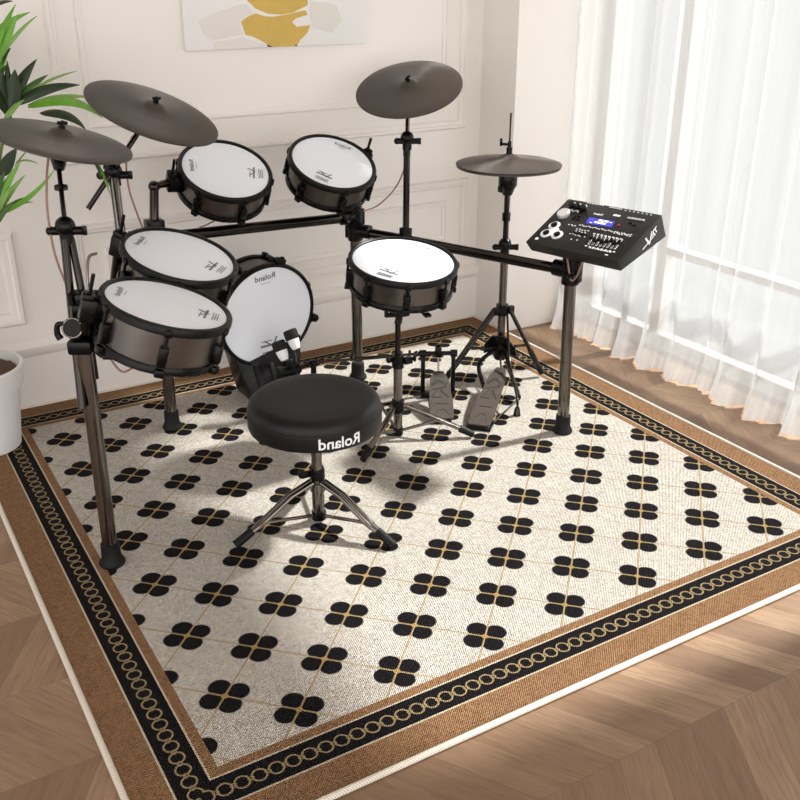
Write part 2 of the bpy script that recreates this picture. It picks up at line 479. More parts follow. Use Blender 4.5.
blob('ochre_shape', [(.799, 1.416), (.832, 1.386), (.879, 1.368), (.930, 1.364), (.977, 1.369), (1.042, 1.394), (1.044, 1.430), (1.030, 1.50), (.96, 1.56), (.87, 1.55), (.81, 1.48)], 'gold')
blob('pale_shape', [(.61, 1.35), (.660, 1.372), (.751, 1.397), (.790, 1.405), (.824, 1.376), (.764, 1.347), (.776, 1.300), (.66, 1.283), (.629, 1.299)], 'canvas_grey')
blob('pale_shape', [(1.058, 1.407), (1.12, 1.405), (1.167, 1.389), (1.185, 1.335), (1.138, 1.293), (1.062, 1.318), (1.050, 1.372)], 'canvas_grey')
blob('pale_shape', [(.66, 1.275), (.77, 1.289), (.83, 1.272), (.88, 1.252), (.66, 1.252)], 'canvas_grey')
blob('dark_speck', [(.868, 1.262), (.892, 1.252), (.872, 1.252)], 'canvas_dark', .0016)
blob('dark_speck', [(.985, 1.258), (.996, 1.252), (.982, 1.252)], 'canvas_dark', .0016)

# ------------------------------------------------------------------ rug
r = MB().box(((RX0+RX1)/2, (RY0+RY1)/2, RT/2+.0005), (RX1-RX0)/2, (RY1-RY0)/2, RT/2)
rug = r.build('patterned_rug', 'rug')
tag(rug, 'large square cream rug with black four-petal flowers and brown chain-patterned border', 'rug')
bd = MB(); bw = .0074
P = [(RX0, RY0), (RX1, RY0), (RX1, RY1), (RX0, RY1)]
for i in range(4):
    a, c = V((*P[i], .0076)), V((*P[(i+1) % 4], .0076)); bd.tube([a, c], bw, 12)
bd.build('edge_binding', 'bind', rug)
F = RT + .0008                 # height of the rug surface: everything stands on it

# ------------------------------------------------------------------ drums
def drum(name, label, group, c, nrm, td, R, h, lugs=6, text_len=.055, base=None, logo_mat='logo_print', mark=True, phase=.3, dim=.78, cat='drum'):
    c, nn = V(c), V(nrm).normalized(); u = V(td); u = (u-nn*u.dot(nn)).normalized(); rt = u.cross(nn)
    t = thing(name, c-nn*h if base is None else base, label, cat, group)
    MB().lathe([(R*.3, -h*.97), (R*.985, -h*.97), (R*.985, -.012), (R*.5, -.012)], c, nn, 72).build('shell', 'shell', t)
    MB().lathe([(0, .0022), (R*.6, .0016), (R-.002, .0004), (R+.002, -.004), (R*.97, -.010), (0, -.010)], c, nn, 72).build('drum_head', 'head', t)
    MB().lathe([(R-.002, -.004), (R, .004), (R+.004, .0068), (R+.010, .006), (R+.0135, .001), (R+.0135, -.013), (R+.009, -.017), (R-.001, -.014)], c, nn, 72, True).build('hoop', 'hoop', t)
    MB().lathe([(R*.93, -h+.014), (R+.003, -h+.014), (R+.006, -h+.008), (R+.006, -h-.002), (R+.002, -h-.006), (R*.93, -h-.006)], c, nn, 72, True).build('bottom_hoop', 'plastic', t)
    for k in range(lugs):
        th = 2*PI*k/lugs+phase; d = u*math.cos(th)+rt*math.sin(th); w_ = nn.cross(d)
        m = MB(); rr = R+.012
        m.box(c+d*(R+.003)-nn*(h*.62), d*.014, w_*.011, nn*(h*.22), .004)
        m.cyl(c+d*rr-nn*.012, c+d*rr-nn*(h*.8), .0042, n=10)
        m.box(c+d*(R+.010)-nn*(.010), d*.009, w_*.010, nn*.008, .003)
        m.cyl(c+d*rr+nn*.002, c+d*rr-nn*.004, .005, n=8)
        m.box(c+d*(R+.006)-nn*(h-.002), d*.012, w_*.012, nn*.010, .004)
        m.build('lug', 'plastic', t)
    zz = .0022
    def f(cx, s=1): return lambda x, y: c+u*(cx+y)-rt*(x)+nn*(zz+.0006)     # lettering reads mirrored, as in the photograph
    m = MB().text('Roland', text_len/3.0, f(R*dim), .0001)
    m.prism([(-text_len*.22, -.0007), (text_len*.22, -.0007), (text_len*.22, .0004), (-text_len*.22, .0004)], c+u*(R*dim-text_len*.24)+nn*(zz+.0002), rt, u, nn*.0004)
    m.build('logo', logo_mat, t)
    if mark:
        m = MB(); o = c-u*(R*.68)+nn*(zz-.0002); L = text_len*.9
        for k, (x0, y0_, x1, y1_, w_) in enumerate(((-.5, .05, .5, .12, .10), (-.35, .42, -.12, .0, .08), (.30, .36, -.12, .0, .06), (-.1, .30, .45, .34, .04), (-.4, -.22, .45, -.20, .035), (-.35, -.32, .38, -.30, .035), (-.38, -.42, .42, -.40, .035))):
            a = V((x0, y0_)); b_ = V((x1, y1_)); dd = (b_-a).normalized(); pn = V((-dd.y, dd.x))*w_*.5
            m.prism([tuple((a+pn)*L), tuple((a-pn)*L), tuple((b_-pn)*L), tuple((b_+pn)*L)], o, -rt, u, nn*.0006)
        m.build('printed_mark', 'grey_print', t)
    return t, c, nn, u, rt

TG = 'tom pads on the drum rack'
T1 = drum('tom_pad', 'white-headed tom pad lowest at front left, beside the large rack clamp', TG, (-.0136, .6444, .7792), (.2661, -.1361, .9543), (-.104, .051, .038), .1485, .115, 6, .066, phase=.35)
T2 = drum('tom_pad', 'white-headed tom pad tucked just behind the front left tom', TG, (.1209, .9272, .8146), (.2036, -.2498, .9467), (-.095, .071, .042), .1467, .105, 6, .066, phase=.2)
T3 = drum('tom_pad', 'tilted white-headed tom pad on an L-shaped arm at the rear left of the rack', TG, (.5114, 1.5689, .9007), (.0334, -.4901, .871), (-.11, .025, .025), .1469, .098, 6, .066, phase=.15)
T4 = drum('tom_pad', 'tilted white-headed tom pad above the rear post, left of the upright crash', TG, (.8959, 1.5291, .8963), (.0219, -.4764, .8789), (.089, .082, .043), .1457, .098, 6, .066, phase=.4)
SN = drum('snare_pad', 'round white-headed snare pad on the chrome tripod stand', None, (.9229, 1.0877, .6435), (-.0077, -.1766, .9843), (.139, .093, .018), .1693, .100, 8, .075, phase=.25)

# tom mounts
def bracket(T, p, rod_to, rod_r=.0155):
    t, c, nn, u, rt = T
    p = V(p); d = (p-c); d = (d-nn*d.dot(nn)).normalized(); w_ = nn.cross(d); R = .147
    m = MB(); m.box(c+d*(R+.022)-nn*.045, d*.028, w_*.022, nn*.030, .006); m.box(c+d*(R+.035)-nn*.018, d*.016, w_*.014, nn*.014, .004)
    m.build('mount_bracket', 'plastic', t)
    m = MB(); m.cyl(c+d*(R+.034)-nn*.03, c+d*(R+.034)+nn*.045, .005, n=10); m.build('sensor_post', 'plastic', t)
    if rod_to:
        m = MB(); m.tube([c+d*(R+.03)-nn*.045]+[V(q) for q in rod_to], rod_r, 14); m.ball(rod_to[0], rod_r*1.25); m.build('mount_arm', 'blackmetal', t)
bracket(T1, (-.26, .70, .74), [(-.19, .775, .672)])
bracket(T2, (-.06, 1.12, .80), [(-.02, 1.105, .702)])
bracket(T3, (.300, 1.598, .886), [(.262, 1.575, .870), (.242, 1.555, .735)])
MB().box((.243, 1.553, .748), .030, .026, .020, .006).build('arm_base_clamp', 'plastic', T3[0])
bracket(T4, (1.027, 1.61, .84), [(1.027, 1.616, .795), (1.027, 1.616, .74)], .014)

# ------------------------------------------------------------------ rack
rack = thing('drum_rack', (.6, 1.2, F), 'four-legged dark chrome drum rack carrying the toms, cymbals and sound module', 'drum rack')
L1, L2, L3, L4 = V((-.197, .796, F)), V((1.419, .808, F)), V((.232, 1.552, F)), V((1.027, 1.616, F))
tops = {}
for P0, P1, nm in ((L1, (-.192, .796, .70), 'a'), (L2, (1.405, .81, .655), 'b'), (L3, (.238, 1.552, .725), 'c'), (L4, (1.027, 1.616, .742), 'd')):
    P1 = V(P1); lg = MB().cyl(P0+V((0, 0, .02)), P1, .0205, n=24).build('leg', 'tube', rack)
    MB().lathe([(0, 0), (.034, 0), (.036, .006), (.033, .014), (.027, .022), (.0255, .066), (.0225, .068), (0, .068)], P0, (0, 0, 1), 32).build('rubber_foot', 'rubber', lg)
    tops[nm] = P1
MB().cyl((-.197, .796, .688), (.232, 1.552, .708), .019).build('side_bar', 'blackmetal', rack)
MB().cyl((.232, 1.552, .706), (1.027, 1.616, .668), .019).build('back_bar', 'blackmetal', rack)
MB().tube(spline([(1.027, 1.616, .615), (1.150, 1.46, .600), (1.285, 1.17, .596), (1.405, .81, .606)]), .018, 18).build('side_bar', 'blackmetal', rack)
def tee(p, a, h=.04, r=.028, wing=None):
    m = MB(); p = V(p); m.cyl(p-V((0, 0, h)), p+V((0, 0, h)), r, n=24)
    a = V(a).normalized(); m.cyl(p, p+a*.062, r*.93, n=20); m.box(p-a*r*.9, a*.012, a.cross(V((0, 0, 1)))*.014, V((0, 0, h*.8)), .004)
    m.build('joint_clamp', 'plastic', rack)
    if wing is not None:
        w_ = V(wing).normalized(); m = MB(); m.cyl(p+w_*r, p+w_*(r+.03), .005, n=10); m.ball(p+w_*(r+.036), .014, (1, 1, .55)); m.build('wing_bolt', 'plastic', rack)
tee((-.192, .796, .688), (.429, .756, .02), wing=(.5, -.8, -.1))
tee((1.405, .81, .607), (-.32, .95, 0), .045, .03, (-.6, -.7, 0))
tee((.238, 1.552, .706), (.99, .08, -.04), wing=(-.3, -.9, 0))
tee((1.027, 1.616, .668), (-.99, -.08, .04), .038, .028, (-.8, -.5, -.1))
tee((1.027, 1.616, .615), (.6, -.78, 0), .036, .028)
# the bulky clamp cluster at the front-left post
ex, ey = V((.86, -.51, 0)), V((.51, .86, 0))
A = V((-.195, .785, .70))
m = MB(); m.box((-.176, .795, .782), ex*.034, ey*.024, V((0, 0, .015)), .005); m.box((-.178, .790, .757), ex*.024, ey*.026, V((0, 0, .014)), .004); m.cyl((-.205, .790, .772), (-.205, .790, .798), .011, n=14); m.build('multi_clamp', 'plastic', rack)
m = MB(); m.box((-.172, .778, .712), ex*.026, ey*.026, V((0, 0, .042)), .008); m.box((-.205, .758, .672), ex*.030, ey*.022, V((0, 0, .018)), .007); m.box((-.160, .752, .668), ex*.026, ey*.020, V((0, 0, .014)), .005); m.build('multi_clamp', 'plastic', rack)
ax = V((-.42, -.82, .38)).normalized(); Cc = V((-.220, .751, .724))
m = MB(); m.cyl(Cc-ax*.05, Cc+ax*.004, .022, n=28); m.build('clamp_barrel', 'plastic', rack)
MB().torus(Cc+ax*.004, ax, .0235, .0028).build('clamp_ring', 'chrome', rack)
m = MB(); p_ = spline([Cc-ex*.020+V((0, 0, .012)), Cc-ex*.036+V((0, 0, .008)), Cc-ex*.040+V((0, 0, -.014)), Cc-ex*.034+V((0, 0, -.028))]); m.tube(p_, [.006+.003*k/len(p_) for k in range(len(p_))], 10)
m.build('wing_handle', 'plastic', rack)
m = MB(); q = V((-.150, .700, .652)); m.box(q, ex*.020, ey*.008, V((.0, 0, .006)), .003); m.ball(q+ex*.022, .009, (1.4, 1, .5)); m.cyl(q-ex*.02, q-ex*.035+V((0, 0, .015)), .006, n=10); m.build('wing_handle', 'plastic', rack)
m = MB(); m.cyl((-.172, .808, .700), (-.172, .808, .560), .0095); m.build('accessory_tube', 'blackmetal', rack)
m = MB(); m.tube(spline([A+V((.032, .0, .085)), A+V((.036, .012, .13)), A+V((.050, .03, .175)), A+V((.072, .04, .180))]), .0036, 10); m.build('support_rod', 'chrome', rack)

# ------------------------------------------------------------------ cymbals and their booms
def cymbal(label, c, nrm, R, name='cymbal_pad', group='cymbal pads'):
    c, nn = V(c), V(nrm).normalized()
    t = thing(name, c-nn*.012, label, 'cymbal', group)
    b = R*.17
    prof = [(.005, .026), (b*.35, .0255), (b*.7, .021), (b*.95, .0135), (b*1.18, .0095), (R*.45, .0055), (R*.8, -.0005), (R*.985, -.004), (R, -.0055), (R*1.0, -.010), (R*.97, -.0115), (R*.5, -.004), (.005, .002)]
    MB().lathe(prof, c-nn*.004, nn, 96, True).build('cymbal_plate', mat_cymbal(nn), t)
    m = MB(); m.cyl(c+nn*.018, c+nn*.028, .0085, n=16); u, w_, _ = frame_of(nn, (1, .4, 0))
    m.cyl(c+nn*.027, c+nn*.040, .0045, n=12)
    for s in (-1, 1): m.box(c+nn*.034+u*s*.008, u*.007, w_*.0028, nn*.0045, .002)
    m.build('wing_nut', 'plastic', t)
    m = MB(); m.cyl(c-nn*.018, c-nn*.002, .016, n=18); m.build('felt_washer', 'felt', t)
    return c, nn
C1 = cymbal('brown-grey cymbal pad at far left, in front of the palm leaves', (-.1297, 1.0159, 1.1384), (.2175, -.1405, .9659), .1789)
C2 = cymbal('steeply tilted brown-grey cymbal pad above the two left toms', (.2109, 1.3279, 1.1469), (.2638, -.3157, .9115), .198)
C3 = cymbal('brown-grey cymbal pad tilted on the straight post behind the snare pad', (1.2752, 1.6388, 1.123), (-.3142, -.2645, .9118), .2004)

def clampset(m, p, r=.018, side=(1, -.5, 0)):
    p = V(p); s = V(side).normalized()
    m.cyl(p-V((0, 0, .03)), p+V((0, 0, .012)), r*.8, n=16); m.ball(p+V((0, 0, .012)), r*1.15, (1, 1, 1)); m.cyl(p-s*r*1.6, p+s*r*1.9, r*.5, n=12)
    m.box(p+s*r*2.1, s*.006, V((0, 0, .012)), s.cross(V((0, 0, 1)))*.004, .002); m.ball(p-s*r*1.7, r*.55)
BG = 'cymbal booms clamped to the rack'
# far-left: straight twin-tube boom
t = thing('cymbal_boom', (-.198, .80, .66), 'twin-tube cymbal boom rising from the front left clamp', 'cymbal stand', BG)
m = MB(); m.cyl((-.222, .772, .500), (-.180, .900, .905), .0105); m.build('lower_tube', 'blackmetal', t)
m = MB(); m.cyl((-.165, .835, .700), (-.163, .905, .905), .0095); m.build('lower_tube', 'blackmetal', t)
m = MB(); clampset(m, (-.172, .908, .925), .022); m.build('height_clamp', 'plastic', t)
nn = C1[1]
m = MB(); m.tube([(-.172, .908, .93), (-.152, .985, 1.055), C1[0]-nn*.042], .0062); m.build('upper_rod', 'blackmetal', t)
m = MB(); m.cyl((-.158, .960, 1.018), (-.157, .964, 1.026), .017, n=16); m.tube([(-.151, .988, 1.062), (-.146, 1.0, 1.085), C1[0]-nn*.030], [.013, .021, .018], 16); m.build('tilter', 'plastic', t)
# left-centre: long boom rod through a clamp
t = thing('cymbal_boom', (.046, 1.22, .69), 'cymbal post with a slanted boom rod behind the left toms', 'cymbal stand', BG)
m = MB(); m.cyl((.046, 1.222, .690), (.074, 1.340, .965), .0145); m.build('lower_tube', 'tube', t)
m = MB(); m.cyl((.040, 1.215, .665), (.046, 1.228, .735), .027); m.box((.055, 1.20, .70), .02, .03, .03, .006); m.build('base_clamp', 'plastic', t)
m = MB(); clampset(m, (.076, 1.343, .965), .023); m.cyl((.055, 1.338, .985), (.06, 1.34, 1.005), .010); m.build('height_clamp', 'plastic', t)
m = MB(); nn = C2[1]; m.tube([(-.014, 1.333, .877), (.166, 1.331, 1.092), C2[0]-nn*.03], .0078); m.build('boom_rod', 'blackmetal', t)
m = MB(); m.ball((.163, 1.331, 1.092), .013); m.cyl((.163, 1.331, 1.092), (.187, 1.32, 1.092), .006); m.cyl(C2[0]-nn*.045, C2[0]-nn*.016, .013, n=14); m.build('tilter', 'plastic', t)
# right: straight post
t = thing('cymbal_boom', (1.151, 1.45, .59), 'straight dark cymbal post standing behind the snare pad', 'cymbal stand', BG)
m = MB(); m.cyl((1.152, 1.452, .585), (1.228, 1.572, .900), .0125); m.build('lower_tube', 'blackmetal', t)
m = MB(); m.cyl((1.140, 1.438, .57), (1.158, 1.462, .64), .024); m.build('base_clamp', 'plastic', t)
m = MB(); clampset(m, (1.232, 1.577, .935), .022, (1, -.6, 0)); m.cyl((1.226, 1.57, .88), (1.232, 1.577, .93), .014); m.build('height_clamp', 'plastic', t)
m = MB(); nn = C3[1]; m.tube([(1.233, 1.58, .93), (1.258, 1.618, 1.06), C3[0]-nn*.02], .0065); m.build('upper_rod', 'blackmetal', t)
m = MB(); m.cyl(C3[0]-nn*.05, C3[0]-nn*.016, .012, n=14); m.build('tilter', 'plastic', t)

# ------------------------------------------------------------------ hi-hat
hx, hy = 1.530, 1.342
hz = .868
t = thing('hi_hat_pad', (hx, hy, hz-.02), 'pair of flat hi-hat cymbal pads on a slim stand left of the sound module', 'hi-hat')
R = .196; o = (hx, hy, hz)
MB().lathe([(.006, .030), (R*.08, .029), (R*.15, .023), (R*.21, .0165), (R*.28, .0135), (R*.6, .005), (R*.93, -.003), (R, -.007), (R*.995, -.011), (R*.93, -.012), (.006, .004)], o, (0, 0, 1), 96, True).build('top_cymbal', mat_cymbal((0, 0, 1)), t)
MB().lathe([(.006, -.014), (R*.9, -.014), (R*.985, -.0125), (R*.985, -.018), (R*.8, -.024), (R*.4, -.030), (.02, -.034), (.006, -.034)], o, (0, 0, 1), 96, True).build('bottom_cymbal', mat_cymbal((0, 0, 1)), t)
m = MB(); m.cyl((hx, hy, hz+.026), (hx, hy, hz+.052), .011, n=16); m.cyl((hx, hy, hz+.052), (hx, hy, hz+.075), .007, n=12); m.cyl((hx, hy, hz+.062), (hx-.026, hy+.01, hz+.066), .005, n=10); m.box((hx-.030, hy+.012, hz+.072), .004, .004, .014, .002); m.build('clutch', 'plastic', t)
m = MB(); m.lathe([(0, -.038), (.030, -.038), (.035, -.05), (.035, -.085), (.026, -.10), (.018, -.122), (0, -.122)], o, (0, 0, 1), 28); m.box((hx-.038, hy-.01, hz-.095), .008, .012, .012, .003); m.build('sensor_housing', 'plastic', t)

st = thing('hi_hat_stand', (hx, hy, F), 'dark chrome hi-hat stand with folding legs and a grey footboard', 'hi-hat stand')
m = MB(); m.cyl((hx, hy, hz-.02), (hx, hy, hz+.175), .0034, n=10); m.build('pull_rod', 'blackmetal', st)
m = MB(); m.cyl((hx, hy, .52), (hx, hy, hz-.10), .0105); m.build('upper_tube', 'blackmetal', st)
m = MB(); m.cyl((hx, hy, .10), (hx, hy, .52), .0155); m.build('lower_tube', 'tube', st)
m = MB(); clampset(m, (hx, hy, .545), .022, (1, -.6, 0)); m.build('height_clamp', 'plastic', st)
MB().cyl((hx, hy, hz-.22), (hx, hy, hz-.19), .016).build('tube_collar', 'blackmetal', st)
m = MB(); m.cyl((hx, hy, .272), (hx, hy, .315), .024); m.box((hx-.03, hy-.005, .292), .014, .010, .016, .004); m.box((hx+.03, hy-.015, .292), .014, .010, .016, .004); m.build('leg_collar', 'plastic', st)
for fx, fy in ((1.302, 1.394), (1.672, 1.246)):
    a = V((hx, hy, .295)); f = V((fx, fy, F+.014)); d = V((fx-hx, fy-hy, 0)).normalized(); a = a+d*.03
    mid = a.lerp(f, .62); s = V((-d.y, d.x, 0))*.009
    m = MB(); m.cyl(a+s, mid+s, .0075, n=12); m.cyl(a-s, mid-s, .0075, n=12); m.cyl(mid, a.lerp(f, .95), .0115, n=14); m.box(mid, (f-a).normalized()*.022, s*1.9, d.cross(s).normalized()*.008, .003)
    m.cyl(V((hx, hy, .135))+d*.015, a.lerp(f, .55), .0055, n=10)
    lg = m.build('leg', 'blackmetal', st)
    MB().cyl(a.lerp(f, .9), f, .0135, .010, 14).build('rubber_foot', 'rubber', lg)
# cast fork and radius rods down to the footboard
H0 = V((1.170, .975, F+.012)); T0 = V((1.452, 1.228, F+.085)); pd = (T0-H0); pf = V((pd.x, pd.y, 0)).normalized(); ps = V((pf.y, -pf.x, 0))
m = MB(); m.lathe([(0, .16), (.024, .16), (.028, .13), (.03, .10), (.022, .085), (0, .085)], (hx, hy, 0), (0, 0, 1), 20)
for s in (-1, 1):
    top = V((hx, hy, .13))-pf*.012; foot = V((1.400, 1.150, F+.008))+ps*s*.065
    m.tube(spline([top, top-pf*.05+ps*s*.04+V((0, 0, -.012)), top-pf*.095+ps*s*.062+V((0, 0, -.045)), foot+V((0, 0, .02)), foot]), .0085, 12)
m.prism([(-.028, .035), (.028, .035), (.062, -.015), (.068, -.060), (.050, -.052), (.024, -.040), (.014, -.070), (0, -.082), (-.014, -.070), (-.024, -.040), (-.050, -.052), (-.068, -.060), (-.062, -.015)], V((hx, hy, .160))-pf*.030, ps, V((0, 0, 1))-pf*.5, pf*.014)
m.build('base_fork', 'plastic', st)
m = MB(); f = V((1.362, 1.000, F)); m.tube(spline([V((hx, hy, .29))+ps*.02, V((1.47, 1.20, .14)), f+V((.012, .02, .06)), f+V((0, 0, .02))]), .0045, 10); m.lathe([(0, 0), (.014, 0), (.009, .03), (.005, .035), (0, .035)], f, (0, 0, 1), 14); m.build('radius_rod', 'blackmetal', st)
def footboard(H0, T0, wd, parent):
    pd = T0-H0; L = pd.length; e = pd.normalized(); s = V((e.y, -e.x, 0)).normalized(); n_ = s.cross(e)
    if n_.z < 0: n_ = -n_
    prof = [(0, .40), (.02, .47), (.16, .5), (.36, .5), (.60, .44), (.82, .40), (1, .20)]
    m = MB(); poly = [(a*L, b*wd) for a, b in prof]+[(a*L, -b*wd) for a, b in prof[::-1]]
    m.prism(poly, H0, e, s, n_*.008); b_ = m.build('footboard', 'pedal', parent)
    m = MB(); o = H0+n_*.0078
    def stroke(x0, y0_, x1, y1_, w_): 
        a, b2 = V((x0*L, y0_*wd)), V((x1*L, y1_*wd)); d = (b2-a).normalized(); q = V((-d.y, d.x))*w_*.5*wd
        m.prism([tuple(a+q), tuple(a-q), tuple(b2-q), tuple(b2+q)], o, e, s, n_*.0012)
    for z in ((.30, -.26, .30, .26, .05), (.44, .34, .58, .02, .07), (.58, .02, .74, .36, .06), (.44, -.36, .44, .02, .06), (.44, -.36, .60, -.10, .07), (.60, -.34, .66, .30, .05), (.70, -.34, .80, -.05, .16), (.80, -.05, .72, .22, .10), (.90, -.22, .90, .22, .09)): stroke(*z)
    for k in range(10):
        a0, a1 = PI*k/10, PI*(k+1)/10
        stroke(.05+.13*math.sin(a0), .28*math.cos(a0), .05+.13*math.sin(a1), .28*math.cos(a1), .03)
    m.build('stamped_mark', 'pedal_mark', b_)
    return b_
fb = footboard(H0, T0, .084, st)
m = MB(); m.box(H0+pf*.03-V((0, 0, .006)), pf*.04, ps*.046, V((0, 0, .006)), .002); m.build('heel_plate', 'plastic', st)
m = MB(); m.cyl(T0, V((hx, hy, .13))-pf*.01, .004, n=8); m.build('pull_strap', 'chrome', st)
m = MB(); m.cyl(H0+ps*.045+pf*.05, V((1.40, 1.15, F+.012))+ps*.068, .0035, n=8); m.cyl(H0-ps*.045+pf*.05, V((1.40, 1.15, F+.012))-ps*.068, .0035, n=8); m.build('spread_wire', 'chrome', st)

# ------------------------------------------------------------------ snare stand
sx, sy = .897, 1.080
ss = thing('snare_stand', (sx, sy, F), 'chrome tripod stand with clamps directly under the snare pad', 'snare stand')
m = MB(); m.cyl((sx, sy, F+.012), (sx, sy, .292), .0155); m.build('lower_tube', 'chrome', ss)
m = MB(); m.cyl((sx, sy, .28), (sx, sy, .44), .0095); m.build('upper_tube', 'blackmetal', ss)
m = MB(); m.cyl((sx, sy, .272), (sx, sy, .318), .021); m.box((sx+.03, sy-.016, .297), .016, .010, .012, .003); m.ball((sx+.05, sy-.028, .305), .011, (.6, .6, 1.3)); m.box((sx-.026, sy+.01, .30), .012, .008, .008, .003); m.build('height_clamp', 'plastic', ss)
m = MB(); m.tube(spline([(sx, sy, .43), (sx+.004, sy, .455), (sx-.016, sy+.004, .475), (sx-.012, sy+.004, .50), (sx+.012, sy+.004, .518)]), .0125, 12); m.cyl((sx-.03, sy+.012, .462), (sx+.026, sy-.012, .462), .008); m.box((sx-.036, sy+.014, .467), .005, .008, .012, .002); m.build('tilter', 'plastic', ss)
sc, sn = SN[1], SN[2]
for k in range(3):
    th = .5+2*PI*k/3; u, w_, _ = frame_of(sn); d = u*math.cos(th)+w_*math.sin(th)
    m = MB(); base = V((sx+.01, sy+.004, .508)); m.tube([base, sc+d*.10-sn*.122, sc+d*.170-sn*.117], .0055, 10); m.box(sc+d*.178-sn*.113, d*.011, sn.cross(d)*.012, sn*.0045, .003)
    m.build('basket_arm', 'blackmetal', ss)
m = MB(); m.cyl((sx, sy, .105), (sx, sy, .15), .022)
m.build('leg_collar', 'plastic', ss)
m = MB(); m.cyl((sx, sy, F+.006), (sx, sy, F+.034), .018); m.build('bottom_collar', 'plastic', ss)
for fx, fy in ((1.118, .930), (.689, .959), (.905, 1.315)):
    f = V((fx, fy, F+.014)); d = V((fx-sx, fy-sy, 0)).normalized(); a = V((sx, sy, .128))+d*.024; s = V((-d.y, d.x, 0))*.007
    mid = a.lerp(f, .5)
    m = MB(); m.box(a.lerp(f, .42), (f-a)*.42, s*1.2, (f-a).cross(s).normalized()*.007, .002)
    m.cyl(V((sx, sy, F+.022))+d*.014, mid, .0058, n=10)
    m.cyl(V((sx, sy, .128)), a.lerp(f, .1), .008, n=10)
    lg = m.build('leg', 'chrome', ss)
    MB().cyl(a.lerp(f, .80), f-V((0, 0, .002)), .0135, .0115, 14).build('rubber_foot', 'rubber', lg)

# ------------------------------------------------------------------ kick pad
kc, kn = V((.6554, 1.6233, .3386)), V((.1283, -.9873, -.0936))
kt = drum('kick_pad', 'large upright white kick pad standing behind the round throne', None, kc, kn, (-.011, -.015, .164), .190, .13, 8, .095, base=(kc.x, kc.y+.06, F), phase=.42, dim=.82)
K, kc, kn, ku, kr = kt
m = MB()
y0_, y1_ = kc.y-.02, kc.y+.13
m.hexa([(kc.x-.095, y0_-.035, F), (kc.x+.095, y0_-.035, F), (kc.x+.095, y1_, F), (kc.x-.095, y1_, F), (kc.x-.150, y0_+.055, .25), (kc.x+.150, y0_+.055, .25), (kc.x+.150, y1_, .25), (kc.x-.150, y1_, .25)], .008)
m.build('stand_base', 'plastic', K)
m = MB()
for k in (-.06, 0, .06): m.box((kc.x+k, y0_-.008, .085), V((.008, 0, 0)), V((0, .008, 0)), V((k*.12, .026, .066)), .002)
m.build('base_rib', 'rubber', K)
for th in (.35, -1.15, 1.9):
    d = ku*math.cos(th)+kr*math.sin(th); w_ = kn.cross(d)
    m = MB(); m.box(kc+d*.212-kn*.004, d*.012, w_*.015, kn*.018, .005); m.ball(kc+d*.22+kn*.004, .012, n=12); m.build('claw_hook', 'plastic', K)

# twin bass pedal
pg = 'foot pedals of the double kick pedal'
def hoop_frame(t, c, s, hw, h, z0=F):
    m = MB(); c = V(c)
    for k in (-1, 1): m.box(c+s*k*hw+V((0, 0, z0+(h-z0)/2)), s*.008, V((s.y, -s.x, 0))*.009, V((0, 0, (h-z0)/2)), .003)
    m.cyl(c-s*(hw+.008)+V((0, 0, h)), c+s*(hw+.008)+V((0, 0, h)), .0085, n=14)
    for k in (-1, 1): m.cyl(c+s*k*(hw-.012)+V((0, 0, h)), c+s*k*(hw+.014)+V((0, 0, h)), .014, n=14)
    m.build('pedal_frame', 'plastic', t)
mp = thing('kick_pedal', (.70, 1.42, F), 'black kick pedal with two felt beaters against the kick pad, mostly hidden by the throne', 'kick pedal', pg)
s = V((.985, .17, 0)); pf2 = V((.17, -.985, 0))
hoop_frame(mp, (.705, 1.465, 0), s, .06, .175)
footboard(V((.74, 1.225, F+.015)), V((.706, 1.44, F+.10)), .084, mp)
m = MB(); m.box((.722, 1.34, F+.005), s*.04, pf2*.14, V((0, 0, .005)), .002); m.build('base_plate', 'plastic', mp)
for bx, bz, k in (((.624, 1.462, .283), 0, 0), ((.669, 1.455, .320), 0, 1)):
    b_ = V(bx); q = V((.665+.03*k, 1.465, .175))
    sh = MB().cyl(q, b_, .0045, n=10).build('beater_shaft', 'chrome', mp)
    MB().lathe([(0, -.024), (.023, -.024), (.026, -.019), (.026, .006), (.023, .012), (0, .014)], b_, (-.12, .5, .86), 24).build('beater_head', 'felt', mp)
    MB().lathe([(0, -.062), (.014, -.060), (.019, -.045), (.022, -.0245), (0, -.0245)], b_, (-.12, .5, .86), 24).build('beater_weight', 'white_print', mp)
m = MB(); m.cyl((.63, 1.455, .175), (.70, 1.462, .175), .019, n=16); m.box((.62, 1.45, .168), .012, .014, .03, .004); m.box((.665, 1.45, .19), .010, .012, .03, .004); m.build('cam_block', 'plastic', mp)
sp = thing('kick_pedal', (1.150, 1.20, F), 'grey stamped slave kick pedal with a black frame between snare stand and hi-hat', 'kick pedal', pg)
tc = V((1.203, 1.294, 0)); hc = V((1.088, 1.085, 0)); pf3 = (tc-hc).normalized(); ps3 = V((pf3.y, -pf3.x, 0))
hoop_frame(sp, tc+pf3*.012, ps3, .058, .185)
footboard(hc+V((0, 0, F+.014)), tc-pf3*.01+V((0, 0, F+.105)), .088, sp)
m = MB(); m.box(hc.lerp(tc, .5)+V((0, 0, F+.004)), ps3*.034, pf3*.13, V((0, 0, .004)), .002); m.box(tc+V((0, 0, F+.012)), ps3*.066, pf3*.016, V((0, 0, .010)), .003); m.build('base_plate', 'plastic', sp)
m = MB(); m.cyl(tc-pf3*.012+V((0, 0, F+.10)), tc+pf3*.012+V((0, 0, .18)), .004, n=8); m.build('drive_strap', 'chrome', sp)
